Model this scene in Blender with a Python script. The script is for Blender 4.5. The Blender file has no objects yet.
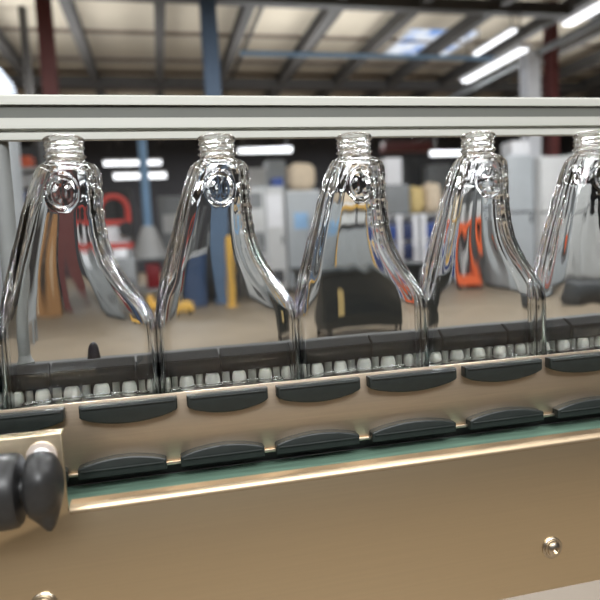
import bpy, bmesh, math, random
from mathutils import Vector, Matrix
random.seed(7)
C = bpy.context.scene.collection
E = 1.25                      # eye height above the floor
PI = math.pi

# ---------------------------------------------------------------- camera frame
F = 600.0
def cvec(px, py): return Vector((px - 300, py - 300, F))
dY = cvec(160, 250).normalized()
dX = cvec(2930, 112); dX = (dX - dY * dX.dot(dY)).normalized()
dZ = -dY.cross(dX)
if dZ.y > 0: dZ = -dZ
RW = Matrix((dX, dY, dZ))     # world = RW @ cam
def ray(px, py): return RW @ cvec(px, py)
def W(px, py, D):
    r = ray(px, py); return Vector((r.x * D / r.y, D, E + r.z * D / r.y))
def WZ(px, py, z):            # z relative to the eye
    r = ray(px, py); return Vector((r.x * z / r.z, r.y * z / r.z, E + z))

# ---------------------------------------------------------------- materials
def lin(c):
    return tuple(((v / 255) / 12.92 if v / 255 <= .04045 else ((v / 255 + .055) / 1.055) ** 2.4) for v in c) + (1,)
def mat(name, rgb, rough=.5, metal=0., var=.06, scale=30, bump=0., stretch=None, rvar=0., coat=0.):
    m = bpy.data.materials.new(name); m.use_nodes = True
    nt = m.node_tree; N = nt.nodes; L = nt.links
    b = N['Principled BSDF']
    b.inputs['Roughness'].default_value = rough; b.inputs['Metallic'].default_value = metal
    if coat: b.inputs['Coat Weight'].default_value = coat
    tc = N.new('ShaderNodeTexCoord'); mp = N.new('ShaderNodeMapping')
    if stretch: mp.inputs['Scale'].default_value = stretch
    nz = N.new('ShaderNodeTexNoise'); nz.inputs['Scale'].default_value = scale; nz.inputs['Detail'].default_value = 4
    L.new(tc.outputs['Object'], mp.inputs['Vector']); L.new(mp.outputs['Vector'], nz.inputs['Vector'])
    cr = N.new('ShaderNodeValToRGB'); c = lin(rgb)
    cr.color_ramp.elements[0].position = .3; cr.color_ramp.elements[1].position = .7
    cr.color_ramp.elements[0].color = tuple(v * (1 - var) for v in c[:3]) + (1,)
    cr.color_ramp.elements[1].color = tuple(min(1, v * (1 + var)) for v in c[:3]) + (1,)
    L.new(nz.outputs['Fac'], cr.inputs['Fac']); L.new(cr.outputs['Color'], b.inputs['Base Color'])
    if rvar:
        mr = N.new('ShaderNodeMapRange'); mr.inputs['To Min'].default_value = rough - rvar; mr.inputs['To Max'].default_value = rough + rvar
        L.new(nz.outputs['Fac'], mr.inputs['Value']); L.new(mr.outputs['Result'], b.inputs['Roughness'])
    if bump:
        bp = N.new('ShaderNodeBump'); bp.inputs['Strength'].default_value = bump; bp.inputs['Distance'].default_value = .001
        L.new(nz.outputs['Fac'], bp.inputs['Height']); L.new(bp.outputs['Normal'], b.inputs['Normal'])
    return m
def emit(name, rgb, s):
    m = bpy.data.materials.new(name); m.use_nodes = True
    nt = m.node_tree; nt.nodes.clear()
    o = nt.nodes.new('ShaderNodeOutputMaterial'); e = nt.nodes.new('ShaderNodeEmission')
    e.inputs['Color'].default_value = lin(rgb); e.inputs['Strength'].default_value = s
    nt.links.new(e.outputs[0], o.inputs[0]); return m
M = {}
M['cover'] = mat('brushed_steel_cover', (214, 197, 168), .36, 1, .02, 9, .02, (1, 60, 60), .02)
M['fold'] = mat('folded_steel_edge', (186, 166, 138), .42, 1, .02, 9, .02, (1, 60, 60))
M['plate'] = mat('satin_steel_plate', (204, 187, 166), .42, 1, .04, 12, .05, (1, 60, 60))
M['bolt'] = mat('bolt_steel', (200, 188, 170), .28, 1, .05, 60)
M['washer'] = mat('pale_washer', (222, 208, 196), .4, .6, .05, 60)
M['block'] = mat('blue_black_rubber', (14, 18, 22), .7, 0, .2, 120, .15)
M['rubber'] = mat('dark_rubber', (26, 31, 29), .48, 0, .2, 120, .15)
M['knob'] = mat('black_plastic', (38, 38, 38), .42, 0, .12, 300, .1)
M['green'] = mat('green_plastic', (98, 124, 108), .5, 0, .28, 14, .2, (1, 14, 14))
M['roller'] = mat('white_nylon', (248, 246, 236), .38, 0, .05, 90)
M['pin'] = mat('grey_pin', (178, 178, 168), .4, 0, .1, 90)
M['chaindark'] = mat('dark_chain', (50, 50, 50), .5, .3, .15, 80)
M['alu'] = mat('cream_aluminium', (182, 182, 174), .45, .15, .03, 5, 0, (1, 20, 20))
M['band'] = mat('grey_band', (90, 91, 85), .6, 0, .04, 20)
M['post'] = mat('grey_paint', (122, 124, 122), .45, 0, .05, 20)
M['peg'] = mat('dark_peg', (34, 30, 42), .3, 0, .1, 60)
M['floor'] = mat('concrete_floor', (122, 109, 92), .5, 0, .10, 1.2, 0)
M['roof'] = mat('roof_panel', (188, 178, 160), .8, 0, .06, .4)
M['beam'] = mat('dark_steel_beam', (74, 72, 70), .6, 0, .1, 3)
M['purlin'] = mat('grey_purlin', (120, 108, 100), .6, 0, .1, 3)
M['wall'] = mat('dark_grey_wall', (66, 66, 70), .8, 0, .18, .35)
M['bluepost'] = mat('blue_paint', (80, 102, 128), .5, 0, .08, 3)
M['pipeblue'] = mat('pale_blue_paint', (140, 178, 214), .5, 0, .08, 3)
M['redpost'] = mat('red_oxide_paint', (114, 64, 62), .5, 0, .1, 3)
M['whitepaint'] = mat('white_paint', (226, 228, 232), .5, 0, .04, 3)
M['silo'] = mat('silo_grey', (176, 184, 196), .5, 0, .04, 3)
M['grey'] = mat('machine_grey', (164, 170, 174), .5, 0, .05, 3)
M['lgrey'] = mat('pale_grey', (192, 194, 194), .5, 0, .05, 3)
M['mgrey'] = mat('mid_grey', (128, 132, 134), .5, 0, .06, 3)
M['dgrey'] = mat('dark_grey', (66, 68, 70), .5, 0, .08, 3)
M['black'] = mat('black_paint', (30, 30, 32), .5, 0, .1, 5)
M['darkgreen'] = mat('dark_green_plastic', (24, 33, 36), .5, 0, .12, 4)
M['red'] = mat('machine_red', (190, 70, 62), .5, 0, .06, 3)
M['darkred'] = mat('crate_red', (150, 40, 46), .5, 0, .06, 3)
M['orange'] = mat('machine_orange', (220, 100, 58), .5, 0, .06, 3)
M['yellow'] = mat('safety_yellow', (206, 162, 74), .5, 0, .06, 3)
M['blue'] = mat('crate_blue', (44, 72, 140), .5, 0, .08, 3)
M['navy'] = mat('crate_navy', (48, 60, 96), .5, 0, .08, 3)
M['bluebin'] = mat('bin_blue', (48, 68, 98), .5, 0, .08, 3)
M['card'] = mat('cardboard', (160, 118, 76), .8, 0, .08, 6)
M['sack'] = mat('beige_sack', (212, 196, 172), .85, 0, .08, 8)
M['ysack'] = mat('yellowish_sack', (206, 184, 128), .85, 0, .08, 8)
M['tube'] = emit('lamp_tube', (250, 252, 255), 2.4)
M['skylight'] = None
def glassmat():
    m = bpy.data.materials.new('clear_glass'); m.use_nodes = True
    nt = m.node_tree; b = nt.nodes['Principled BSDF']
    b.inputs['Base Color'].default_value = (.982, .994, .990, 1); b.inputs['Roughness'].default_value = 0.0
    b.inputs['IOR'].default_value = 1.5; b.inputs['Transmission Weight'].default_value = 1
    tc = nt.nodes.new('ShaderNodeTexCoord'); mp = nt.nodes.new('ShaderNodeMapping'); mp.inputs['Scale'].default_value = (1, 1, .35)
    nz = nt.nodes.new('ShaderNodeTexNoise'); nz.inputs['Scale'].default_value = 45; nz.inputs['Detail'].default_value = 2
    bp = nt.nodes.new('ShaderNodeBump'); bp.inputs['Strength'].default_value = .025; bp.inputs['Distance'].default_value = .002
    nt.links.new(tc.outputs['Object'], mp.inputs[0]); nt.links.new(mp.outputs[0], nz.inputs['Vector'])
    nt.links.new(nz.outputs['Fac'], bp.inputs['Height']); nt.links.new(bp.outputs[0], b.inputs['Normal'])
    return m
M['glass'] = glassmat()
def skymat():
    m = bpy.data.materials.new('skylight_sky'); m.use_nodes = True
    nt = m.node_tree; nt.nodes.clear()
    o = nt.nodes.new('ShaderNodeOutputMaterial'); e = nt.nodes.new('ShaderNodeEmission')
    tc = nt.nodes.new('ShaderNodeTexCoord'); nz = nt.nodes.new('ShaderNodeTexNoise'); nz.inputs['Scale'].default_value = .9
    cr = nt.nodes.new('ShaderNodeValToRGB')
    cr.color_ramp.elements[0].position = .38; cr.color_ramp.elements[0].color = lin((120, 162, 226))
    cr.color_ramp.elements[1].position = .54; cr.color_ramp.elements[1].color = lin((236, 242, 252))
    nt.links.new(tc.outputs['Object'], nz.inputs['Vector']); nt.links.new(nz.outputs['Fac'], cr.inputs['Fac'])
    nt.links.new(cr.outputs[0], e.inputs['Color']); e.inputs['Strength'].default_value = 1.0
    nt.links.new(e.outputs[0], o.inputs[0]); return m
M['skylight'] = skymat()

# ---------------------------------------------------------------- mesh helpers
ORG = {}
def box(bm, x0, x1, y0, y1, z0, z1, bev=0.):
    r = bmesh.ops.create_cube(bm, size=1)
    for v in r['verts']:
        v.co = Vector(((x0 + x1) / 2 + v.co.x * (x1 - x0), (y0 + y1) / 2 + v.co.y * (y1 - y0), (z0 + z1) / 2 + v.co.z * (z1 - z0)))
    if bev:
        es = list({e for v in r['verts'] for e in v.link_edges})
        bmesh.ops.bevel(bm, geom=es, offset=bev, segments=2, affect='EDGES', profile=.5)
    return bm
def cyl(bm, p0, p1, r0, r1=None, seg=24):
    r1 = r0 if r1 is None else r1
    p0 = Vector(p0); p1 = Vector(p1); d = p1 - p0
    res = bmesh.ops.create_cone(bm, cap_ends=True, segments=seg, radius1=r0, radius2=r1, depth=d.length)
    q = Vector((0, 0, 1)).rotation_difference(d.normalized()).to_matrix()
    for v in res['verts']: v.co = q @ v.co + (p0 + p1) / 2
    return bm
def lathe(bm, prof, org=(0, 0, 0), seg=28, rfun=None):      # prof: (r, z) bottom to top, closed to axis at the ends
    rows = []
    for r, z in prof:
        rows.append([bm.verts.new((org[0] + r * (rfun(t, z) if rfun else 1) * math.cos(t), org[1] + r * (rfun(t, z) if rfun else 1) * math.sin(t), org[2] + z)) for t in [2 * PI * i / seg for i in range(seg)]])
    for a, b in zip(rows, rows[1:]):
        for i in range(seg):
            j = (i + 1) % seg; bm.faces.new((a[i], a[j], b[j], b[i]))
    if prof[0][0] > 1e-6: bm.faces.new(list(reversed(rows[0])))
    if prof[-1][0] > 1e-6: bm.faces.new(rows[-1])
    return bm
def prism(bm, pts, y0, y1, bev=0., seg=2):                  # pts: (x, z) outline, extruded along y
    a = [bm.verts.new((x, y0, z)) for x, z in pts]; b = [bm.verts.new((x, y1, z)) for x, z in pts]
    n = len(pts)
    f = [bm.faces.new(a), bm.faces.new(list(reversed(b)))]
    for i in range(n):
        j = (i + 1) % n; f.append(bm.faces.new((a[j], a[i], b[i], b[j])))
    bmesh.ops.recalc_face_normals(bm, faces=f)
    if bev:
        es = [e for e in f[0].edges]
        bmesh.ops.bevel(bm, geom=es, offset=bev, segments=seg, affect='EDGES', profile=.5)
    return bm
def sweepx(bm, pts, x0, x1):                                # pts: (y, z) outline, extruded along x
    a = [bm.verts.new((x0, y, z)) for y, z in pts]; b = [bm.verts.new((x1, y, z)) for y, z in pts]
    n = len(pts); f = [bm.faces.new(a), bm.faces.new(list(reversed(b)))]
    for i in range(n):
        j = (i + 1) % n; f.append(bm.faces.new((a[j], a[i], b[i], b[j])))
    bmesh.ops.recalc_face_normals(bm, faces=f); return bm
def NB(): return bmesh.new()
def mesh_of(bm, name, m, smooth=30):
    bmesh.ops.recalc_face_normals(bm, faces=bm.faces[:])
    me = bpy.data.meshes.new(name); bm.to_mesh(me); bm.free()
    me.materials.append(M[m])
    if smooth:
        for p in me.polygons: p.use_smooth = True
        me.set_sharp_from_angle(angle=math.radians(smooth))
    return me
def root(name, label, cat, loc, group=None):
    o = bpy.data.objects.new(name, None); C.objects.link(o); o.location = loc
    o.empty_display_size = .05
    o['label'] = label; o['category'] = cat
    if group: o['group'] = group
    ORG[o.name] = Vector(loc); return o
def part(name, bm, m, parent, smooth=30, label=None):       # bm in world coordinates
    off = ORG[parent.name]
    for v in bm.verts: v.co -= off
    o = bpy.data.objects.new(name, mesh_of(bm, name, m, smooth)); C.objects.link(o)
    o.parent = parent; ORG[o.name] = off
    if label: o['label'] = label
    return o
def solo(name, bm, m, label=None, cat=None, group=None, kind=None, smooth=30):
    xs = [v.co for v in bm.verts]
    loc = Vector(((min(v.x for v in xs) + max(v.x for v in xs)) / 2, (min(v.y for v in xs) + max(v.y for v in xs)) / 2, min(v.z for v in xs)))
    for v in bm.verts: v.co -= loc
    o = bpy.data.objects.new(name, mesh_of(bm, name, m, smooth)); C.objects.link(o); o.location = loc
    ORG[o.name] = loc
    if label: o['label'] = label
    if cat: o['category'] = cat
    if group: o['group'] = group
    if kind: o['kind'] = kind
    return o
def sub(name, me, parent, loc):
    o = bpy.data.objects.new(name, me); C.objects.link(o); o.parent = parent; o.location = Vector(loc) - ORG[parent.name]
    ORG[o.name] = Vector(loc); return o

# ================================================================ SETTING
solo('floor', box(NB(), -26, 34, -9, 36.2, -.1, 0), 'floor', kind='structure')
RZ = E + 6.0
roof = solo('ceiling', box(NB(), -26, 34, -9, 36.2, RZ + .75, RZ + .85), 'roof', kind='structure')
solo('wall_left', box(NB(), -26.2, -26, -9, 36.2, 0, RZ + .75), 'wall', kind='structure')
solo('wall_right', box(NB(), 34, 34.2, -9, 36.2, 0, RZ + .75), 'wall', kind='structure')
solo('wall_front', box(NB(), -26, 34, -9.2, -9, 0, RZ + .75), 'wall', kind='structure')
solo('wall_back', box(NB(), -26, 34, 36, 36.2, 0, RZ + .75), 'wall', kind='structure')
# beams running away from the camera, at equal steps
bx0 = WZ(160, 40, 6).x
b2 = WZ(238, 40, 6).x
step = b2 - bx0
for k in range(-4, 11):
    x = bx0 + k * step
    bm = NB()
    box(bm, x - .13, x + .13, 9, 36, RZ + .0, RZ + .05); box(bm, x - .13, x + .13, 9, 36, RZ + .33, RZ + .38); box(bm, x - .05, x + .05, 9, 36, RZ + .05, RZ + .33)
    part('roof_beam', bm, 'beam', roof, 0)
    if k > 0:
        bm = NB(); box(bm, x + .42, x + .5, 9, 36, RZ + .3, RZ + .42)
        part('brace', bm, 'beam', roof, 0)
for py in (35, 62):
    p = WZ(100, py, 6.6)
    for q in (0,):
        bm = NB(); box(bm, -24, 32, p.y - .03, p.y + .03, RZ + .64, RZ + .75); part('purlin', bm, 'purlin', roof, 0)
for yy in (12.2, 13.4, 24, 26.5, 29, 31.5):
    bm = NB(); box(bm, -24, 32, yy - .03, yy + .03, RZ + .64, RZ + .75); part('purlin', bm, 'purlin', roof, 0)
for (py, hh) in ((6, .30), (89, .34)):
    p = WZ(300, py, 5.9)
    bm = NB(); box(bm, -24, 32, p.y - .16, p.y + .16, RZ - .1, RZ - .1 + hh); part('cross_beam', bm, 'beam', roof, 0)
# skylight in the roof
a = WZ(383, 55, 6.74); b = WZ(482, 31, 6.74)
sk = solo('window_1', box(NB(), a.x - .1, b.x - .1, b.y, a.y, RZ + .70, RZ + .74), 'skylight', kind='structure', smooth=0)
for t in (0, .5, 1):
    x = a.x - .1 + t * (b.x - .1 - a.x + .1)
    bm = NB(); box(bm, x - .05, x + .05, b.y, a.y, RZ + .66, RZ + .76); part('glazing_bar', bm, 'whitepaint', sk, 0)

# ================================================================ CONVEYOR LINE (heights relative to the eye)
def Z(z): return E + z
XA, XB = -.42, .95
# --- bottles
def lerp(tab, z):
    for (z0, *a), (z1, *b) in zip(tab, tab[1:]):
        if z0 >= z >= z1:
            t = (z0 - z) / (z0 - z1); return [u + (v - u) * t for u, v in zip(a, b)]
    return list(tab[-1][1:]) if z < tab[-1][0] else list(tab[0][1:])
#        z      left    right   half-depth  exponent
TAB = [(.0655, .0134, .0134, .0134, 2.0),
       (.0645, .0150, .0160, .0142, 2.05),
       (.0632, .0180, .0200, .0156, 2.2),
       (.0610, .0200, .0222, .0166, 2.4),
       (.0570, .0219, .0231, .0174, 2.6),
       (.0455, .0262, .0230, .0184, 2.9),
       (.0310, .0312, .0228, .0194, 3.0),
       (.0160, .0358, .0238, .0206, 3.0),
       (.0040, .0398, .0258, .0215, 3.0),
       (-.0050, .0426, .0284, .0221, 3.0),
       (-.0140, .0454, .0328, .0226, 3.0),
       (-.0230, .0480, .0385, .0230, 3.0),
       (-.0310, .0500, .0437, .0233, 3.2),
       (-.0390, .0516, .0487, .0236, 3.5),
       (-.0450, .0526, .0517, .0238, 3.8),
       (-.0520, .0533, .0533, .0239, 4.2),
       (-.0600, .0535, .0536, .0239, 4.4),
       (-.1080, .0535, .0536, .0239, 4.4),
       (-.1130, .0525, .0526, .0230, 4.2),
       (-.1155, .0500, .0501, .0205, 3.0),
       (-.1160, .0470, .0471, .0178, 3.0)]
BASE = -.116
SEG = 144
def smoothtab(z, h=.0016):
    vals = [lerp(TAB, min(.0655, max(BASE, z + d))) for d in (-2 * h, -h, 0, h, 2 * h)]
    w = (1, 2, 3, 2, 1); return [sum(wi * v[i] for wi, v in zip(w, vals)) / 9 for i in range(4)]
def hump(d, w): return math.exp(-(d / w) ** 2)
def section(z, t, off=0.):
    Lh, Rh, b, n = smoothtab(z) if z < .0625 else lerp(TAB, z)
    Lh -= off; Rh -= off; b -= off
    cx = (Rh - Lh) / 2; a = (Rh + Lh) / 2
    c, s = math.cos(t), math.sin(t)
    r = (abs(c) ** n + abs(s) ** n) ** (-1 / n)
    return Vector((cx + a * r * c, b * r * s, z))
def outer(z, t):
    p = section(z, t)
    if z < .060:
        # bumps of the finger grip, on the right flank
        if z > -.03 and math.cos(t) > .55:
            w = (math.cos(t) - .55) / .45
            p.x += .00045 * w * (math.sin(z * 2 * PI / .0125) + .7 * math.sin(z * 2 * PI / .0071 + 2) + .4 * math.sin(z * 900)) * max(.0, min(1, (z + .012) / .03)) * min(1, (.060 - z) / .006)
        if math.cos(t) < -.5 and z > -.06:
            w = (-math.cos(t) - .5) / .5
            p.x -= .00016 * w * (math.sin(z * 2 * PI / .024 + 1) + .5 * math.sin(z * 2 * PI / .0137))
        # the moulded seam down both flanks
        p.x += math.copysign(.0006, math.cos(t)) * hump(math.sin(t), .07)
        # the oval embossed on the front
        if math.sin(t) < 0:
            u, v = p.x + .0015, z - .0425
            d = math.hypot(u / .0098, v / .0118)
            e = .0009 * hump(d - 1, .10)
            for q in (-.0034, .0034):
                e += .0003 * hump(math.hypot((u - q) / .0022, v / .0062) - 1, .25)
            p.y -= e
    return p
def wall_t(z, t):
    base = .0026 + .0008 * hump(z - .055, .012)
    wf = abs(math.cos(t)) ** 3
    low = max(0., min(1., (z + .05) / .03))
    wav = wf * low * (.0004 * math.sin(3 * t + z * 30) + .0004 * math.sin(5 * t - z * 50 + 1.3) + .0005 * math.sin(17 * t + z * 20))
    wav += (1 - wf) * (.00007 * math.sin(7 * t + 4 * z) + .00006 * math.sin(13 * t + z * 12 + 1) + .00007 * math.sin(z * 75 + 2 * t))
    flank = (.0002 + .0020 * low) * abs(math.cos(t)) ** 6
    return max(.0014, base + wav + flank)
def inner(z, t):
    zz = max(z, BASE + .0001)
    return section(max(zz, -.1095), t, wall_t(z, t)) + Vector((0, 0, z - max(zz, -.1095)))
def make_bottle():
    zs = []
    z = .0655
    while z > BASE:
        zs.append(z); z -= .0006 if z > .058 else (.0011 if z > .02 else (.0022 if z > -.105 else .0008))
    zs.append(BASE)
    ts = [2 * PI * i / SEG for i in range(SEG)]
    me_v, me_f = [], []
    def grid(fun, zz, flip):
        st = len(me_v)
        for z in zz:
            for t in ts: me_v.append(fun(z, t))
        for r in range(len(zz) - 1):
            for i in range(SEG):
                j = (i + 1) % SEG
                q = [st + r * SEG + i, st + r * SEG + j, st + (r + 1) * SEG + j, st + (r + 1) * SEG + i]
                me_f.append(q if flip else q[::-1])
        return st, st + (len(zz) - 1) * SEG
    def cap(row, z, flip, lift):
        prev = [row + i for i in range(SEG)]
        ctr = Vector((0, 0, 0))
        for i in prev: ctr += me_v[i]
        ctr /= SEG
        for k, s in enumerate((.75, .4)):
            cur = []
            for i in range(SEG):
                p = ctr + (me_v[row + i] - ctr) * s; p.z = z + lift * (1 - s); cur.append(len(me_v)); me_v.append(p)
            for i in range(SEG):
                j = (i + 1) % SEG
                q = [prev[i], prev[j], cur[j], cur[i]]; me_f.append(q if flip else q[::-1])
            prev = cur
        c = len(me_v); me_v.append(Vector((ctr.x, ctr.y, z + lift)))
        for i in range(SEG):
            j = (i + 1) % SEG
            me_f.append([prev[i], prev[j], c] if flip else [prev[j], prev[i], c])
    so, eo = grid(outer, zs, False); cap(eo, BASE, False, .003)
    zin = [z for z in zs if z > -.1075] + [-.1085]
    def inn(z, t):
        if z > .061:
            r = .0098; k = max(0, min(1, (.0655 - z) / .0045)); q = section(.061, t, wall_t(.061, t))
            k = k * k * (3 - 2 * k)
            return Vector((r * math.cos(t) * (1 - k) + q.x * k, r * math.sin(t) * (1 - k) + q.y * k, z - .001 * k))
        return section(z, t, wall_t(z, t)) - Vector((0, 0, .001))
    si, ei = grid(inn, zin, True); cap(ei, -.1095, True, .003)
    me = bpy.data.meshes.new('bottle_body'); me.from_pydata([tuple(v - Vector((0, 0, BASE))) for v in me_v], [], me_f)
    me.materials.append(M['glass'])
    for p in me.polygons: p.use_smooth = True
    # the neck finish: lip, thread, transfer ring
    v2, f2 = [], []
    zz = [.0655 + .0175 * i / 60 for i in range(61)]
    def rn(z, t):
        r = .0126
        r += .0016 * hump(z - .0806, .0016)
        for k in (-1, 0, 1):
            zc = .0752 + .0034 * (t / (2 * PI)) + k * .0034
            if .0725 < zc < .0785: r += .0013 * hump(z - zc, .0008)
        r += .0019 * hump(z - .0690, .0011)
        r += .0008 * hump(z - .0655, .0012)
        if z > .0818: r -= .0016 * ((z - .0818) / .0012) ** 2
        return r
    for z in zz:
        for t in ts: r = rn(z, t); v2.append((r * math.cos(t), r * math.sin(t), z - BASE))
    n = len(zz)
    zi = [.083, .0826, .081, .078, .074, .070, .0655]
    ri = [.0106, .0100, .0098, .0098, .0098, .0098, .0098]
    for z, r in zip(zi, ri):
        for t in ts: v2.append((r * math.cos(t), r * math.sin(t), z - BASE))
    for r in range(n + len(zi) - 1):
        for i in range(SEG):
            j = (i + 1) % SEG; f2.append((r * SEG + i, r * SEG + j, (r + 1) * SEG + j, (r + 1) * SEG + i))
    m2 = bpy.data.meshes.new('neck_finish'); m2.from_pydata(v2, [], f2); m2.materials.append(M['glass'])
    for p in m2.polygons: p.use_smooth = True
    return me, m2
body_me, neck_me = make_bottle()
BOT_LABELS = {
    -2: 'clear glass bottle cut off by the left edge, only its right flank showing',
    -1: 'clear glass bottle in front of the red column, beside the grey post',
    0: 'clear glass bottle standing in front of the blue bin and the yellow bollard',
    1: 'clear glass bottle with the big dark waste bin showing through it',
    2: 'clear glass bottle with the orange machine showing through it',
    3: 'clear glass bottle in front of the pale grey cabinets, cut by the right edge'}
proto = None
for k in range(-2, 4):
    x = .0468 + k * .1078
    r = root('glass_bottle', BOT_LABELS[k], 'bottle', (x, .46, Z(BASE)), 'clear glass bottles on the line')
    if proto is None:
        proto = r; kids = [sub('body', body_me, r, (x, .46, Z(BASE))), sub('neck_finish', neck_me, r, (x, .46, Z(BASE)))]
    else:
        for c in kids:
            d = c.copy(); d.parent = r; C.objects.link(d)

# --- belt the bottles stand on, its bed and the frame below
solo('carrier_belt', box(NB(), XA, XB, .445, .476, Z(-.119), Z(-.1161)), 'green', 'narrow green belt under the row of glass bottles', 'belt')
fr = root('conveyor_frame', 'steel conveyor frame under the green belt, behind the bronze front cover', 'frame', (.3, .46, 0))
bm = NB(); box(bm, XA, XB, .447, .474, Z(-.166), Z(-.119)); box(bm, XA, XB, .40, .56, Z(-.26), Z(-.172)); part('bed', bm, 'chaindark', fr)
for x in (-.36, .89):
    for y in (.42, .54):
        part('leg', box(NB(), x - .02, x + .02, y - .012, y + .012, 0, Z(-.26)), 'plate', fr)
solo('guide_strip', box(NB(), XA, XB, .392, .446, Z(-.172), Z(-.166), .0008), 'green', 'green plastic strip lying between the front cover and the lower rubber pads', 'strip')

# --- near gripper: steel plate with two rows of pads
gp = root('gripper_rail', 'near tan steel rail carrying two rows of black rubber pads', 'conveyor rail', (.3, .434, Z(-.153)))
part('rail_plate', box(NB(), XA, XB, .4332, .4352, Z(-.1525), Z(-.1025), .0004), 'plate', gp)
part('edge_rod', cyl(NB(), (XA, .4318, Z(-.1532)), (XB, .4318, Z(-.1532)), .0013, seg=12), 'bolt', gp)
up = [(-.150, -.0715), (-.0619, .0044), (.0112, .0698), (.0766, .1412), (.1480, .2212), (.2283, .2975), (.3045, .379), (.386, .461), (.468, .543)]
lo = [(-.215, -.146), (-.139, -.0725), (-.0658, -.0058), (.0040, .0650), (.0738, .1384), (.1488, .2191), (.2313, .2979), (.3110, .384), (.391, .464), (.471, .545)]
for x0, x1 in up:
    w = x1 - x0; pts = [(x0, Z(-.1042)), (x0, Z(-.1120)), (x0 + .0012, Z(-.1134))]
    n = 14
    for i in range(1, n): 
        t = i / n; pts.append((x0 + w * (.02 + .96 * t), Z(-.1140 - .0052 * (1 - (2 * t - 1) ** 2))))
    pts += [(x1 - .0012, Z(-.1134)), (x1, Z(-.1120)), (x1, Z(-.1042))]
    pts = pts[::-1]
    bm = prism(NB(), pts, .4262, .4332, .0016, 3)
    box(bm, x0 + .002, x1 - .002, .4252, .428, Z(-.1068), Z(-.1055), .0005)
    part('rubber_pad', bm, 'rubber', gp)
for x0, x1 in lo:
    w = x1 - x0; pts = [(x0, Z(-.1552)), (x1, Z(-.1552)), (x1, Z(-.1482)), (x1 - .0010, Z(-.1472))]
    n = 14
    for i in range(1, n):
        t = 1 - i / n; pts.append((x0 + w * (.02 + .96 * t), Z(-.1468 + .0045 * (1 - (2 * t - 1) ** 2))))
    pts += [(x0 + .0010, Z(-.1472)), (x0, Z(-.1482))]
    bm = prism(NB(), pts, .4255, .4332, .0014, 3)
    box(bm, x0 + .002, x1 - .002, .4244, .428, Z(-.1502), Z(-.1490), .0005)
    part('rubber_pad', bm, 'rubber', gp)

# --- far gripper chain
fc = root('gripper_chain', 'far gripper chain of black rubber blocks and white rollers behind the bottles', 'conveyor chain', (.3, .5, Z(-.13)))
bm = NB(); box(bm, XA, XB, .5035, .545, Z(-.096), Z(-.0895), .001); box(bm, XA, XB, .5035, .512, Z(-.135), Z(-.096)); box(bm, XA, XB, .486, .512, Z(-.135), Z(-.1245))
part('back_plate', bm, 'chaindark', fc)
s = .976; PP = .0656; L2 = PP - .0016
def padme():
    bm = NB()
    pts = [(.4885, -.1020), (.4885, -.0898), (.4905, -.0885), (.4975, -.0842), (.5034, -.0842), (.5034, -.1020)]
    sweepx(bm, pts, -L2 / 2, L2 / 2)
    bmesh.ops.bevel(bm, geom=[e for e in bm.edges], offset=.0007, segments=2, affect='EDGES')
    for v in bm.verts: v.co -= Vector((0, .495, -.1042))
    return mesh_of(bm, 'rubber_block', 'block')
pm = padme()
rm = mesh_of(lathe(NB(), [(.0032, -.0050), (.0034, -.001), (.0034, 0), (.0050, .0008), (.0060, .003), (.0062, .007), (.0056, .0105), (.0046, .0125), (.0030, .013)], seg=24), 'roller', 'roller')
nm = mesh_of(lathe(NB(), [(.0052, -.0055), (.0054, -.001), (.0046, .0030), (.0031, .0038), (.0031, .0135)], seg=20), 'pin', 'pin')
x = -.0239 - 5 * PP
while x < .62:
    sub('rubber_block', pm, fc, (x + PP / 2, .495, Z(-.1042)))
    for j in range(3):
        xr = x - .0069 + j * PP / 3
        sub('roller', rm, fc, (xr, .4915, Z(-.1156)))
        sub('pin', nm, fc, (xr + PP / 6, .4930, Z(-.1160)))
    x += PP
solo('sensor_peg', lathe(NB(), [(.0050, 0), (.0050, .002), (.0044, .006), (.0037, .011), (.0029, .0140), (.0016, .0158), (.0004, .0164)], (W(94, 355, .52).x, .52, Z(-.0893))), 'peg', 'small dark rounded peg standing on the far chain behind a bottle', 'peg')

# --- guard rail above, on a post
gr = root('guard_rail', 'cream aluminium rail running above the far side of the bottles, on a grey post', 'guard rail', (.2, .535, Z(-.0895)))
pts = [(.525, .1204), (.525, .1270), (.5262, .1284), (.565, .1284), (.565, .1000), (.5295, .1000), (.5295, .0922), (.5258, .0922), (.525, .0930), (.525, .0985), (.529, .0990), (.529, .1010), (.5245, .1016), (.5245, .1098), (.541, .1104), (.541, .1198)]
bm = sweepx(NB(), [(y, Z(z)) for y, z in pts], -.30, 1.0); part('top_rail', bm, 'alu', gr, 0)
part('slot_band', box(NB(), -.30, 1.0, .5275, .5405, Z(.1105), Z(.1197)), 'band', gr, 0, 'grey band in the groove of the rail')  # flat darker grey strip along the groove
p = W(20, 365, .535)
pc = W(7, 140, .535)
bm = cyl(NB(), (p.x, .535, Z(-.089)), (p.x, .535, Z(.0999)), .0072); part('post', bm, 'post', gr)
bm = lathe(NB(), [(.0105, 0), (.0105, .002), (.0085, .004), (.0072, .008)], (p.x, .535, Z(-.0893))); part('post_foot', bm, 'post', gr)

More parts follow.
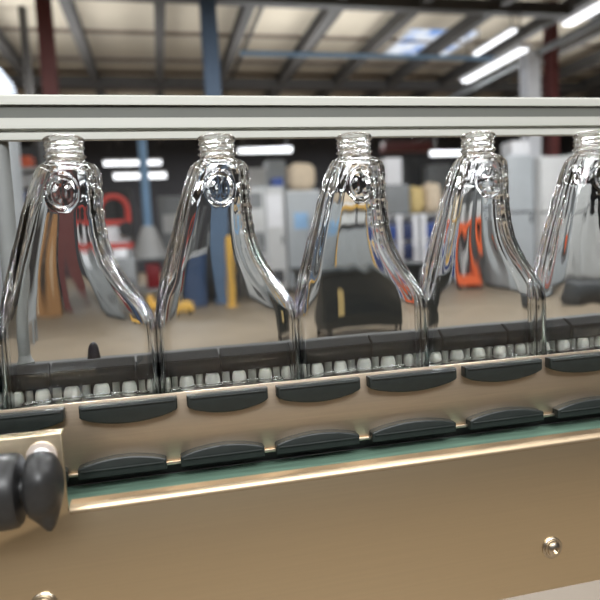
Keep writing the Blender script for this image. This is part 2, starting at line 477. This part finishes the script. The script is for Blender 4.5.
# --- front cover
cv = root('front_cover', 'bronze-toned brushed steel cover along the front of the line', 'cover', (.3, .382, Z(-.27)))
tx = -.0660
r = .003
pts = [(XB, Z(-.2705)), (XB, Z(-.159)), (tx + r, Z(-.159))]
for i in range(1, 6):
    a = PI * 1.5 - i / 6 * PI / 2; pts.append((tx + r + r * math.cos(a), Z(-.156) + r * math.sin(a)))
pts += [(tx, Z(-.156)), (tx, Z(-.1074)), (-.42, Z(-.1074)), (-.42, Z(-.2705))]
bm = prism(NB(), pts, .380, .3825, .0007, 3); part('face_sheet', bm, 'cover', cv)
bm = NB()
prof = [(.380, -.1595)]
for i in range(0, 9):
    a = i / 8 * PI / 2; prof.append((.3846 - .0046 * math.cos(a), -.1590 + .0046 * math.sin(a)))
prof += [(.3915, -.1544), (.3915, -.1564), (.3850, -.1570), (.3826, -.1595)]
sweepx(bm, [(y, Z(z)) for y, z in prof], tx + .0006, XB); part('folded_edge', bm, 'fold', cv, 40)
bm = NB(); sweepx(bm, [(y, Z(z)) for y, z in ((.3825, -.1085), (.3825, -.1074), (.390, -.1074), (.390, -.1085))], -.42, tx); part('tab_return', bm, 'cover', cv)
bm = NB(); box(bm, -.42, XB, .3825, .400, Z(-.262), Z(-.258)); part('bottom_flange', bm, 'cover', cv)
def bolt(x, z, sc=1.0):
    def turn(bm):
        for v in bm.verts:
            q = v.co.copy(); v.co = Vector((x + q.x * sc, .380 - q.z * sc, z + q.y * sc))
        return bm
    h = part('bolt', turn(lathe(NB(), [(.0056, .0012), (.0056, .0022), (.0050, .0036), (.0036, .0046), (.0023, .0049), (.0023, .0030), (.0001, .0030)], seg=30)), 'bolt', cv)
    part('washer', turn(lathe(NB(), [(.0082, 0), (.0082, .0008), (.0076, .0013), (.0045, .0013)], seg=36)), 'bolt', h)
    part('flange', turn(lathe(NB(), [(.0068, .0012), (.0066, .0021), (.0050, .0024)], seg=36)), 'bolt', h)
bolt(.2712, Z(-.2372)); q = W(44, 605, .38); bolt(q.x, q.z)

# --- clamp with lobed knobs on the raised tab
kc = W(43, 487, .352)
ck = root('clamp_knob', 'black lobed clamp knob on a short shaft at the raised left end of the cover', 'knob', (kc.x, .352, kc.z - .022))
def alongx(bm, c):                       # lathe axis z -> x
    for v in bm.verts:
        q = v.co.copy(); v.co = Vector((c.x + q.z, c.y + q.x, c.z + q.y))
    return bm
# pale slot plate behind
bm = NB(); pts = []
sc_ = W(44, 477, .38)
for i in range(33):
    a = i / 32 * PI; pts.append((sc_.x + .0088 * math.cos(a), sc_.z + .0135 + .0088 * math.sin(a)))
for i in range(33):
    a = PI + i / 32 * PI; pts.append((sc_.x + .0088 * math.cos(a), sc_.z - .0135 + .0088 * math.sin(a)))
part('slot_plate', prism(bm, pts, .3782, .380, .0006), 'washer', ck, label='pale steel slot plate behind the black knob')
pts2 = [(sc_.x + (x - sc_.x) * .72, sc_.z + (z - sc_.z) * .84) for x, z in pts]
part('slot_liner', prism(NB(), pts2, .3762, .3782, .0006), 'whitepaint', ck, label='white liner in the slot')
def lobes(t, z):
    k = (math.cos(1.5 * (t + PI / 2)) ** 2) ** 3.0       # three lobes, one pointing down
    k2 = hump(z - .0105, .0060)
    return 1 + (.55 if math.sin(t) < -.5 else .16) * k * k2
R0 = .0168
prof = [(.006, -.0002), (.0145, 0), (.0172, .0012), (.0182, .0035), (.0184, .006), (.0182, .0085), (.0178, .0105), (.0168, .0125), (.0150, .0145), (.0125, .0162), (.0085, .0178), (.004, .0186), (.0002, .0188)]
bm = lathe(NB(), [(r_, z_) for r_, z_ in prof], seg=72, rfun=lobes)
kx0 = W(28, 487, .352).x
part('lobed_knob', alongx(bm, Vector((kx0, .352, kc.z + .0015))), 'knob', ck, 50)
bm = NB(); bx = W(22, 487, .352).x
cyl(bm, (bx - .003, .352, kc.z + .0005), (kx0 + .002, .352, kc.z + .0005), .0078); part('shaft', bm, 'knob', ck)
prof = [(.012, -.055), (.0195, -.0535), (.0205, -.050), (.0205, -.0055), (.0200, -.0022), (.0185, -.0006), (.008, 0)]
def lobes2(t, z): return 1 + .10 * max(0, math.cos(1.5 * (t + PI / 2)) ** 2) ** 2 * (1 if z < -.006 else .4)
part('clamp_body', alongx(lathe(NB(), prof, seg=64, rfun=lobes2), Vector((bx, .352, kc.z + .0005))), 'knob', ck, 40)
bm = NB(); cyl(bm, (kx0 - .006, .356, kc.z), (kx0 - .006, .3765, kc.z), .006); cyl(bm, (bx - .03, .366, kc.z), (bx - .03, .380, kc.z), .012); part('mount', bm, 'knob', ck)

# ================================================================ HALL BEHIND
def xr(px0, px1, py, D): return W(px0, py, D).x, W(px1, py, D).x
def zt(px, py, D): return W(px, py, D).z
def hcol(name, px, py, D, w, m, label, zbot=0., ztop=None, box_=False):
    x = W(px, py, D).x; bm = NB(); ztop = ztop or RZ + .75
    if box_: box(bm, x - w / 2, x + w / 2, D - w / 2, D + w / 2, zbot, ztop)
    else:
        box(bm, x - w / 2, x + w / 2, D - w / 2, D - w / 2 + .03, zbot, ztop); box(bm, x - w / 2, x + w / 2, D + w / 2 - .03, D + w / 2, zbot, ztop); box(bm, x - .02, x + .02, D - w / 2 + .03, D + w / 2 - .03, zbot, ztop)
    r = root(name, label, 'column', (x, D, zbot))
    part('shaft', bm, m, r, 0)
    part('base_plate', box(NB(), x - w * .8, x + w * .8, D - w * .8, D + w * .8, zbot, zbot + .03), m, r, 0)
    return r
hcol('steel_post', 47, 45, 15.6, .33, 'redpost', 'red steel column left of all other columns, rising behind the bottle by the grey post')
hcol('steel_post', 210, 45, 14.6, .36, 'bluepost', 'blue steel column rising to the roof behind the bottles')
hcol('steel_post', 551, 55, 16.4, .30, 'redpost', 'red steel column rising behind the pale grey cabinets on the right')
hcol('steel_post', 530, 75, 15.6, .40, 'whitepaint', 'white steel column left of the red one under the ceiling lamps', ztop=W(530, 52, 15.6).z)
pp = W(25, 40, 18.2)
solo('downpipe', cyl(NB(), (pp.x, 18.2, 0), (pp.x, 18.2, RZ + .75), .11), 'beam', 'dark vertical pipe to the roof left of the red column', 'pipe')
# blue conduit and lamp rows under the roof
p0 = W(240, 53, 15.8); p1 = W(405, 54, 15.8)
solo('roof_conduit', cyl(NB(), (p0.x, 15.8, p0.z), (p1.x + 3, 15.8, p0.z), .06), 'pipeblue', 'thin pale blue pipe crossing below the roof beams', 'pipe')
def lampz(px, py, z, ln, w, label, name='strip_lamp', hang=True, tx_=None):
    a = WZ(px, py, z); x = a.x; y0 = a.y - ln / 2; y1 = a.y + ln / 2
    r = root(name, label, 'lamp', (x, a.y, E + z), 'strip lamps under the roof')
    part('housing', box(NB(), x - w * .8, x + w * .8, y0, y1, E + z, E + z + .08), 'whitepaint', r, 0)
    part('tube', box(NB(), x - w / 2, x + w / 2, y0 + .05, y1 - .05, E + z - .06, E + z), 'tube', r, 0)
    for yy in (y0 + .2, y1 - .2):
        part('hanger', box(NB(), x - .012, x + .012, yy - .012, yy + .012, E + z + .08, RZ + .75), 'beam', r, 0)
lampz(588, 12, 4.8, 1.5, .24, 'long strip lamp at the upper right corner')
lampz(492, 66, 4.8, 3.2, .24, 'bright strip lamp just left of the white column')
lampz(494, 42, 5.6, 2.2, .14, 'thin strip lamp above and behind the bright one')
t0 = WZ(600, 14, 4.95); 
solo('lamp_trunking', box(NB(), t0.x + .3, t0.x + .42, t0.y - 1.0, 25, E + 4.9, E + 5.05), 'mgrey', 'grey lamp trunking running away beside the strip lamps', 'trunking')
def lampx(px0, px1, py, D, th, label):
    th *= .72
    a = W(px0, py, D); b = W(px1, py, D); z = (a.z + b.z) / 2
    r = root('strip_lamp', label, 'lamp', ((a.x + b.x) / 2, D, z), 'strip lamps hanging across the far end')
    part('housing', box(NB(), a.x, b.x, D - .12, D + .12, z + th / 2, z + th / 2 + .08), 'whitepaint', r, 0)
    part('tube', box(NB(), a.x + .03, b.x - .03, D - .08, D + .08, z - th / 2, z + th / 2), 'tube', r, 0)
    for xx in (a.x + .3, b.x - .3):
        part('hanger', box(NB(), xx - .015, xx + .015, D - .015, D + .015, z + th / 2 + .08, RZ + .75), 'beam', r, 0)
lampx(103, 162, 163, 28, .26, 'far strip lamp left of the blue pipe, upper of the close pair')
lampx(113, 167, 176, 24, .26, 'far strip lamp left of the blue pipe, lower of the close pair')
lampx(238, 292, 151, 30, .24, 'far strip lamp just below the cream rail above the grey machine')
lampx(430, 470, 154, 30, .24, 'far strip lamp behind the bottle with the orange machine')
# hidden behind the rail from here: more lamp rows, and the uplights added for the roof
def cab(name, label, cat, px0, py0, px1, py1, D, depth, m, doors=0, doorm=None, handle='black', vents=(), plinth=True, bottom=None):
    pm_ = (py0 + py1) / 2; x0, x1 = xr(px0, px1, pm_, D); z1 = zt((px0 + px1) / 2, py0, D); z0 = 0. if bottom is None else bottom
    r = root(name, label, cat, ((x0 + x1) / 2, D + depth / 2, z0))
    bm = box(NB(), x0, x1, D, D + depth, z0 + (.08 if plinth else 0), z1, .015)
    part('cabinet_body', bm, m, r)
    if plinth: part('plinth', box(NB(), x0 + .03, x1 - .03, D + .04, D + depth - .03, z0, z0 + .08), 'dgrey', r, 0)
    if doors:
        w = (x1 - x0) / doors
        for i in range(doors):
            a, b = x0 + i * w + .02, x0 + (i + 1) * w - .02
            d = part('door', box(NB(), a, b, D - .025, D, z0 + .14, z1 - .06, .006), doorm or m, r)
            part('handle', box(NB(), b - .1, b - .06, D - .06, D - .025, (z0 + z1) / 2 - .1, (z0 + z1) / 2 + .1), handle, d, 0)
    for (u0, u1, v0, v1, vm) in vents:
        a, b = x0 + u0 * (x1 - x0), x0 + u1 * (x1 - x0); c, e = z0 + v0 * (z1 - z0), z0 + v1 * (z1 - z0)
        part('panel', box(NB(), a, b, D - .035, D - .0, c, e), vm, r, 0)
    return r, x0, x1, z0, z1
# white silo at the left edge
sp = W(-16, 80, 9.5); 
si = root('storage_silo', 'pale silo tank cut off by the left edge', 'silo', (sp.x, 9.5, 0))
h0 = W(0, 95, 9.5).z; h1 = W(0, 58, 9.5).z
hm = W(0, 118, 9.5).z
part('skirt', lathe(NB(), [(.38, .4), (.38, hm)], (sp.x, 9.5, 0)), 'mgrey', si)
part('tank', lathe(NB(), [(.42, hm), (.42, h0), (.38, h0 + .15), (.12, h1), (.12, h1 + .1)], (sp.x, 9.5, 0)), 'silo', si)
for dx in (-.3, .3):
    for dy in (-.25, .25): part('leg', box(NB(), sp.x + dx - .03, sp.x + dx + .03, 9.5 + dy - .03, 9.5 + dy + .03, 0, .41), 'mgrey', si, 0)
# storage rack
x0, x1 = xr(6, 46, 200, 16.5)
rk = root('storage_rack', 'storage rack with white shelf beams left of the red column', 'rack', ((x0 + x1) / 2, 17, 0))
rt = zt(25, 140, 16.5)
for x in (x0, x1):
    for y in (16.5, 17.5): part('upright', box(NB(), x - .04, x + .04, y - .04, y + .04, 0, rt), 'mgrey', rk, 0)
shz = [zt(25, 167, 16.5), zt(25, 183, 16.5), zt(25, 232, 16.5), zt(25, 262, 16.5)]
for z in shz: part('shelf', box(NB(), x0 + .04, x1 - .04, 16.5, 17.5, z - .09, z), 'lgrey', rk, 0)
part('back_panel', box(NB(), x0, x1, 17.54, 17.56, .1, rt), 'dgrey', rk, 0)
def onto(name, label, cat, px0, px1, pyt, D, z0, m, depth=.5, bev=.02, dy=.1, group=None):
    a, b = xr(px0, px1, pyt, D); z1 = zt((px0 + px1) / 2, pyt, D)
    return solo(name, box(NB(), a, b, D + dy, D + dy + depth, z0, max(z1, z0 + .05), bev), m, label, cat, group)
onto('carton', 'small orange-brown carton on the top shelf of the storage rack', 'box', 16, 30, 155, 16.5, shz[0], 'orange')
onto('carton', 'long pale carton on the second shelf of the storage rack', 'box', 12, 42, 174, 16.5, shz[1], 'lgrey')
onto('storage_bin', 'blue bin on the third shelf of the storage rack', 'bin', 13, 24, 190, 16.5, shz[2], 'blue')
onto('carton', 'brown carton on the lowest shelf of the storage rack', 'box', 24, 40, 240, 16.5, shz[3], 'card')
cab('tall_carton', 'tall brown carton standing left of the red column', 'box', 24, 204, 45, 290, 14.0, .6, 'card', plinth=False, vents=[(.44, .56, .02, .98, 'sack')])
# red and white machine
x0, x1 = xr(98, 132, 240, 15); zt0 = zt(115, 195, 15)
rmch = root('filling_machine', 'red and white machine with a black hand wheel, right of the red column', 'machine', ((x0 + x1) / 2, 15.4, 0))
part('base_cabinet', box(NB(), x0, x1, 15, 15.9, 0, zt(115, 248, 15), .02), 'mgrey', rmch)
part('white_housing', box(NB(), x0 + .1, x1 - .1, 15.05, 15.8, zt(115, 248, 15), zt(115, 222, 15), .03), 'whitepaint', rmch)
part('red_band', box(NB(), x0 - .05, x1 + .02, 14.98, 15.02, zt(115, 249, 15), zt(115, 243, 15)), 'red', rmch, 0)
part('red_band', box(NB(), x0 - .05, x1 - .1, 14.98, 15.02, zt(115, 225, 15), zt(115, 220, 15)), 'red', rmch, 0)
bm = NB()
za, zb = zt(115, 222, 15), zt0
cx = (x0 + x1) / 2; rad = (x1 - x0) * .42
prev = None
for i in range(13):
    a = PI * i / 12; q = Vector((cx + rad * math.cos(a), 15.3, zb - rad + rad * math.sin(a)))
    if prev is not None: cyl(bm, prev, q, .07, seg=10)
    prev = q
cyl(bm, (cx - rad, 15.3, za), (cx - rad, 15.3, zb - rad), .07, seg=10); cyl(bm, (cx + rad, 15.3, za), (cx + rad, 15.3, zb - rad), .07, seg=10)
part('red_arch', bm, 'red', rmch)
hw = W(126, 229, 14.9); bm = NB(); cyl(bm, (hw.x, 14.86, hw.z), (hw.x, 15.06, hw.z), .17); part('hand_wheel', bm, 'black', rmch)
# hopper with blue feed pipe
hp = W(149, 240, 17.5); ht = zt(149, 226, 17.5); hb = zt(149, 258, 17.5)
hr = root('hopper', 'pale cone hopper hanging under a thin pale blue feed pipe on a grey stand', 'hopper', (hp.x, 17.5, 0))
part('cone', cyl(NB(), (hp.x, 17.5, hb), (hp.x, 17.5, ht), .52, .17, 16), 'lgrey', hr, 0)
part('feed_pipe', cyl(NB(), (hp.x, 17.5, ht), (hp.x, 17.5, W(147, 120, 17.5).z), .12), 'pipeblue', hr)
bm = NB()
for dx in (-.5, .5):
    for dy in (-.4, .4): box(bm, hp.x + dx - .04, hp.x + dx + .04, 17.5 + dy - .04, 17.5 + dy + .04, .0, hb)
box(bm, hp.x - .55, hp.x + .55, 17.0, 18.0, hb - .06, hb); box(bm, hp.x - .5, hp.x + .5, 17.1, 17.9, .15, .2)
part('stand', bm, 'mgrey', hr, 0)
a, b = xr(146, 160, 270, 17.2)
solo('crate', box(NB(), a, b, 17.2, 17.7, .201, zt(153, 263, 17.2), .02), 'darkred', 'red crate on the stand under the pale hopper', 'crate')
# yellow pallet truck
a, b = xr(152, 188, 292, 12.4)
pt = root('pallet_truck', 'low yellow pallet truck on the floor in front of the blue bin', 'pallet truck', ((a + b) / 2, 12.65, 0))
part('fork', box(NB(), a, b, 12.4, 12.55, .06, .2, .01), 'yellow', pt); part('fork', box(NB(), a, b, 12.75, 12.9, .06, .2, .01), 'yellow', pt)
part('mast', box(NB(), a - .1, a, 12.4, 12.9, .06, .33, .01), 'yellow', pt)
bm = NB(); cyl(bm, (a + .1, 12.4, .05), (a + .1, 12.9, .05), .05); cyl(bm, (b - .1, 12.4, .05), (b - .1, 12.9, .05), .05); part('wheel', bm, 'black', pt)
# blue bin
bc = W(189, 290, 14.2); zt1 = zt(189, 252, 14.2)
bb = root('waste_drum', 'blue drum with a white rim beside the yellow bollard', 'drum', (bc.x, 14.2, 0))
part('drum_body', lathe(NB(), [(.36, 0), (.39, .02), (.42, zt1 - .06)], (bc.x, 14.2, 0)), 'bluebin', bb)
part('rim', lathe(NB(), [(.42, zt1 - .06), (.45, zt1 - .05), (.45, zt1), (.39, zt1 + .01), (.36, zt1 - .2)], (bc.x, 14.2, 0)), 'lgrey', bb)
cab('pump_cabinet', 'dark grey machine cabinet behind the yellow bollard', 'cabinet', 198, 222, 242, 290, 15.4, .8, 'dgrey', 2, 'dgrey', 'lgrey', [(.1, .4, .65, .85, 'mgrey'), (.55, .9, .55, .85, 'black')])
yb = W(232, 270, 13.6); yt = zt(232, 238, 13.6)
yr = root('bollard', 'yellow bollard in front of the dark grey cabinet', 'bollard', (yb.x, 13.6, 0))
part('tube', lathe(NB(), [(.08, 0), (.08, yt - .06), (.05, yt - .01), (.01, yt)], (yb.x, 13.6, 0)), 'yellow', yr)
part('base_plate', box(NB(), yb.x - .14, yb.x + .14, 13.46, 13.74, 0, .02), 'yellow', yr, 0)
# big grey machine
r_, x0, x1, z0, z1 = cab('control_cabinet', 'big grey machine cabinet between the second and third bottles, beige sack on top', 'cabinet', 247, 186, 286, 288, 15, 1.0, 'grey', 2, 'lgrey', 'dgrey', [(.08, .42, .80, .94, 'mgrey'), (.15, .45, .38, .58, 'mgrey'), (.55, .9, .10, .22, 'dgrey'), (.55, .92, .62, .92, 'whitepaint')])
def sack(name, label, px0, px1, pyt, D, z0, m, depth=.6, dy=.15):
    a, b = xr(px0, px1, pyt, D); z1 = zt((px0 + px1) / 2, pyt, D); bm = NB()
    bmesh.ops.create_icosphere(bm, subdivisions=3, radius=1)
    for v in bm.verts:
        n = v.co; q = [math.copysign(abs(c) ** .62, c) for c in n]
        w = 1 + .06 * math.sin(7 * n.x + 3 * n.z) * math.cos(5 * n.y)
        v.co = Vector(((a + b) / 2 + q[0] * w * (b - a) / 2, D + dy + depth / 2 + q[1] * depth / 2, z0 + (q[2] * w * .94 + 1) * (z1 - z0) / 2))
    return solo(name, bm, m, label, 'sack', smooth=180)
onto('tray', 'small blue tray on the big grey cabinet beside the beige sack', 'tray', 273, 284, 177, 15, z1, 'blue')
r_, x0, x1, z0, z1b = cab('control_cabinet', 'narrow pale cabinet carrying the beige sack, left of the yellow framed machine', 'cabinet', 288, 190, 322, 288, 15.1, .9, 'lgrey', 1, 'grey', 'dgrey', [(.2, .6, .62, .78, 'pipeblue')])
sack('sack', 'beige sack on top of the narrow pale cabinet', 289, 318, 160, 15.1, z1b, 'sack')
# yellow framed machine behind the third bottle
x0, x1 = xr(326, 384, 230, 12.8); zt2 = zt(355, 198, 12.8)
ym = root('palletizer', 'pale grey machine in a yellow frame behind the dark waste bin', 'machine', ((x0 + x1) / 2, 13.2, 0))
part('base_cabinet', box(NB(), x0 + .1, x1 - .1, 12.9, 13.8, .0, zt(355, 232, 12.8), .02), 'mgrey', ym)
part('head_box', box(NB(), x0 + .3, x1 - .25, 12.95, 13.7, zt(355, 226, 12.8), zt2, .02), 'lgrey', ym)
part('column', box(NB(), x0 + .45, x1 - .45, 13.2, 13.6, zt(355, 232, 12.8), zt(355, 226, 12.8)), 'dgrey', ym, 0)
for x in (x0, x1):
    part('yellow_post', box(NB(), x - .05, x + .05, 12.8, 12.9, 0, zt2 - .1), 'yellow', ym, 0)
part('yellow_bar', box(NB(), x0 + .05, x1 - .05, 12.8, 12.88, zt2 - .22, zt2 - .12), 'yellow', ym, 0)
part('white_hood', box(NB(), x0 + .35, x1 - .3, 13.0, 13.6, zt2, zt(355, 166, 12.8), .06), 'sack', ym)
# dark waste bin
a, b = xr(308, 426, 310, 6.9); zb_ = zt(365, 266, 6.9)
wb = root('waste_bin', 'big dark green waste bin on the floor behind the third bottle', 'bin', ((a + b) / 2, 7.3, 0))
bm = NB(); bt = [bm.verts.new((x, y, .16)) for x, y in ((a + .08, 6.98), (b - .08, 6.98), (b - .08, 7.7), (a + .08, 7.7))]; tp = [bm.verts.new((x, y, zb_ - .06)) for x, y in ((a + .03, 6.93), (b - .03, 6.93), (b - .03, 7.75), (a + .03, 7.75))]
bm.faces.new(bt[::-1]); bm.faces.new(tp)
for i in range(4): bm.faces.new((bt[i], bt[(i + 1) % 4], tp[(i + 1) % 4], tp[i]))
part('tub', bm, 'darkgreen', wb, 0)
part('lid', box(NB(), a, b, 6.88, 7.8, zb_ - .06, zb_, .02), 'darkgreen', wb)
part('reflection_panel', box(NB(), a + .32, a + .52, 6.935, 6.96, .35, .7), 'ysack', wb, 0, label='pale yellow-green reflection on the bin front, put in as a panel')  # reflection on the bin, put in as a coloured panel
for x in (a + .15, b - .15):
    for y in (7.1, 7.6): part('wheel', cyl(NB(), (x - .03, y, .08), (x + .03, y, .08), .08), 'black', wb)
# shelving with blue crates
x0, x1 = xr(386, 442, 240, 15.2); zs_ = zt(412, 214, 15.2)
sh = root('shelving_unit', 'white shelving unit holding blue crates, right of the yellow framed machine', 'shelving', ((x0 + x1) / 2, 15.6, 0))
for t in (0, .25, .53, .68, 1):
    x = x0 + t * (x1 - x0); part('upright', box(NB(), x - .07, x + .07, 15.2, 15.9, 0, zs_), 'whitepaint', sh, 0)
hts = [.12, .66, 1.2, zs_ - .04]
for z in hts: part('shelf', box(NB(), x0, x1, 15.24, 15.9, z - .04, z), 'lgrey', sh, 0)
def crate(t0, t1, z, h, m, label):
    a, b = x0 + t0 * (x1 - x0) + .09, x0 + t1 * (x1 - x0) - .09
    bm = box(NB(), a, b, 15.2, 15.8, z, z + h, .01)
    o = solo('crate', bm, m, label, 'crate', 'blue crates on the white shelving')
for j, (z, nm) in enumerate(((.12, 'bottom'), (.66, 'middle'), (1.2, 'top'))):
    crate(0, .25, z, .40, 'blue', 'bright blue narrow crate in the left bay, %s shelf of the white shelving' % nm)
    crate(.25, .53, z, .44, 'navy', 'wide navy crate on the %s shelf of the white shelving' % nm)
    crate(.68, 1, z, .42, 'blue', 'bright blue crate in the right bay, %s shelf of the white shelving' % nm)
onto('carton', 'grey carton on top of the white shelving beside the sacks', 'box', 386, 411, 184, 15.2, zs_, 'mgrey')
zc = zt(398, 184, 15.2)
onto('carton', 'white carton stacked on the grey carton above the white shelving', 'box', 386, 403, 157, 15.2, zc, 'whitepaint')
sack('sack', 'yellowish sack on the white shelving beside the grey carton', 413, 428, 184, 15.2, zs_, 'ysack')
sack('sack', 'tan sack at the right end of the white shelving top', 429, 446, 180, 15.2, zs_, 'sack')
# orange machine
x0, x1 = xr(452, 484, 250, 13.4); zo = zt(468, 222, 13.4)
om = root('capping_machine', 'small orange framed machine seen through the fourth bottle', 'machine', ((x0 + x1) / 2, 13.7, 0))
bm = NB(); zl = zt(468, 279, 13.4)
box(bm, x0, x0 + .14, 13.4, 13.8, .1, zo); box(bm, x1 - .14, x1, 13.4, 13.8, .1, zo); box(bm, x0 + .14, x1 - .14, 13.4, 13.8, zo - .13, zo); box(bm, x0 + .14, x1 - .14, 13.4, 13.8, .1, .32)
part('orange_frame', bm, 'orange', om, 0)
part('inner_panel', box(NB(), x0 + .14, x1 - .14, 13.6, 13.78, .32, zo - .13), 'dgrey', om, 0)
part('spindle', cyl(NB(), ((x0 + x1) / 2, 13.5, .32), ((x0 + x1) / 2, 13.5, zo - .13), .06), 'lgrey', om)
for x in (x0 + .07, x1 - .07): part('foot', box(NB(), x - .08, x + .08, 13.4, 13.8, 0, .1), 'black', om, 0)
part('top_box', box(NB(), x0 + .1, x1 - .1, 13.45, 13.75, zo, zt(468, 200, 13.4), .02), 'lgrey', om)
cab('control_cabinet', 'mid grey cabinet right behind the orange machine', 'cabinet', 462, 172, 500, 284, 17.0, .9, 'mgrey', 2, 'mgrey', 'lgrey')
cab('control_cabinet', 'grey cabinet left of the dark gap, nearest to the fourth bottle', 'cabinet', 507, 155, 534, 286, 13.6, .9, 'grey', 1, 'grey', 'dgrey', [(.0, 1, .545, .56, 'dgrey')])
cab('control_cabinet', 'pale grey cabinet just right of the dark gap', 'cabinet', 541, 156, 577, 288, 13.4, .9, 'lgrey', 1, 'lgrey', 'dgrey', [(.0, 1, .545, .56, 'dgrey')])
cab('control_cabinet', 'pale grey cabinet cut by the right edge', 'cabinet', 578, 152, 622, 290, 13.4, .9, 'lgrey', 1, 'lgrey', 'dgrey', [(.0, 1, .545, .56, 'dgrey')])
cab('motor_housing', 'low dark grey housing in front of the cabinets at the right edge', 'machine', 573, 280, 640, 345, 8.2, .7, 'dgrey', 1, 'dgrey', 'lgrey')

# more of the hall's clutter
a, b = xr(385, 432, 146, 24)
r = root('overhead_duct', 'dark red duct hanging below the roof above the white shelving', 'duct', ((a + b) / 2, 24, zt(408, 151, 24)))
part('duct', box(NB(), a, b, 24, 24.6, zt(408, 151, 24), zt(408, 141, 24), .05), 'redpost', r)
for x in (a + .3, b - .3): part('hanger', box(NB(), x - .02, x + .02, 24.28, 24.32, zt(408, 141, 24), RZ + .75), 'beam', r, 0)
cab('tool_cabinet', 'low mid grey cabinet in front of the red and white machine', 'cabinet', 108, 258, 136, 296, 13.6, .6, 'mgrey', 2, 'mgrey', 'black')
onto('carton', 'white carton on the low mid grey cabinet', 'box', 112, 126, 249, 13.6, zt(122, 258, 13.6), 'whitepaint', .3)
r_ = cab('white_cabinet', 'white cabinet with a dark window far behind the yellow bollard', 'cabinet', 243, 168, 268, 270, 20, .8, 'lgrey', 1, 'lgrey', 'dgrey', [(.2, .8, .55, .8, 'dgrey')])
r_ = cab('white_cabinet', 'pale cabinet rising behind the big grey machine cabinet', 'cabinet', 270, 160, 288, 270, 20.5, .8, 'grey', 1, 'grey', 'dgrey')
cab('switch_cabinet', 'dark switch cabinet by the far wall behind the white cartons', 'cabinet', 404, 158, 430, 268, 22, .8, 'dgrey', 2, 'dgrey', 'lgrey')
cab('switch_cabinet', 'grey cabinet far behind the tan sack', 'cabinet', 432, 164, 452, 268, 21, .8, 'mgrey', 1, 'mgrey', 'lgrey')
onto('parts_box', 'pale box on top of the grey cabinet left of the dark gap', 'box', 514, 532, 140, 13.6, zt(520, 155, 13.6), 'whitepaint', .5)
cab('tool_cabinet', 'dark cabinet by the far wall under the two close strip lamps', 'cabinet', 98, 190, 134, 272, 22, .8, 'dgrey', 2, 'dgrey', 'lgrey')
cab('switch_cabinet', 'tall grey cabinet behind the pale cone hopper', 'cabinet', 160, 196, 184, 274, 20, .8, 'mgrey', 1, 'mgrey', 'lgrey', [(.15, .85, .6, .8, 'lgrey')])

# ================================================================ LIGHT
def area(x, y, z, sx, sy, power, col=(.97, .985, 1), rot=(0, 0, 0)):
    l = bpy.data.lights.new('ceiling_or_fill_light', 'AREA'); l.shape = 'RECTANGLE'; l.size = sx; l.size_y = sy; l.energy = power; l.color = col
    o = bpy.data.objects.new('ceiling_or_fill_light', l); C.objects.link(o); o.location = (x, y, z); o.rotation_euler = rot; return o
for x in (-4.5, -1.5, 1.8, 5):
    area(x, -1.0, E + 4.6, .30, 9, 150)
area(.1, -2.4, E + 2.6, 2.2, .9, 160, rot=(math.radians(28), 0, 0))  # added fill light behind the camera, for rail, pad and roller fronts
for x in (-6, 0, 7, 14, 21):
    area(x, 28.5, E + 5.7, 3.2, .5, 480)
for x in (-3, 5, 13):
    area(x, 18, E + 3.7, 5, .6, 230, (.96, .98, 1), (PI, 0, 0))  # added uplights, aimed up to brighten the far roof
for x in (-1, 5, 11):
    area(x, 7.5, E + 5.6, 3.0, .4, 620)
area(-.35, -1.3, E + 1.15, .9, .35, 11, rot=(math.radians(48), 0, 0))  # added low fill light in front of the line, to brighten the rollers
area(.95, -1.3, E + 1.15, .9, .35, 11, rot=(math.radians(48), 0, 0))  # second added low fill light, on the right
w = bpy.data.worlds.new('hall_light'); bpy.context.scene.world = w; w.use_nodes = True
nt = w.node_tree; bg = nt.nodes['Background']
tc = nt.nodes.new('ShaderNodeTexCoord'); sx = nt.nodes.new('ShaderNodeSeparateXYZ'); cr = nt.nodes.new('ShaderNodeValToRGB')
mr = nt.nodes.new('ShaderNodeMapRange'); mr.inputs['From Min'].default_value = -1; mr.inputs['From Max'].default_value = 1
nt.links.new(tc.outputs['Generated'], sx.inputs[0]); nt.links.new(sx.outputs['Z'], mr.inputs['Value']); nt.links.new(mr.outputs[0], cr.inputs['Fac'])
cr.color_ramp.elements[0].position = .45; cr.color_ramp.elements[0].color = lin((140, 130, 116))
cr.color_ramp.elements[1].position = .62; cr.color_ramp.elements[1].color = lin((200, 202, 204))
nt.links.new(cr.outputs[0], bg.inputs['Color']); bg.inputs['Strength'].default_value = .42

# ================================================================ CAMERA
cam = bpy.data.cameras.new('camera'); co = bpy.data.objects.new('camera', cam); C.objects.link(co)
rx = RW @ Vector((1, 0, 0)); ry = RW @ Vector((0, -1, 0)); rz = RW @ Vector((0, 0, -1))
mw = Matrix((rx, ry, rz)).transposed().to_4x4(); mw.translation = Vector((0, 0, E)); co.matrix_world = mw
cam.sensor_width = 36; cam.lens = 36; cam.clip_start = .02; cam.clip_end = 200
cam.dof.use_dof = True; cam.dof.focus_distance = .465; cam.dof.aperture_fstop = 6.5
sc = bpy.context.scene; sc.camera = co
sc.cycles.sample_clamp_indirect = 0
sc.view_settings.view_transform = 'Standard'; sc.view_settings.look = 'None'; sc.view_settings.gamma = 1; sc.view_settings.exposure = 0
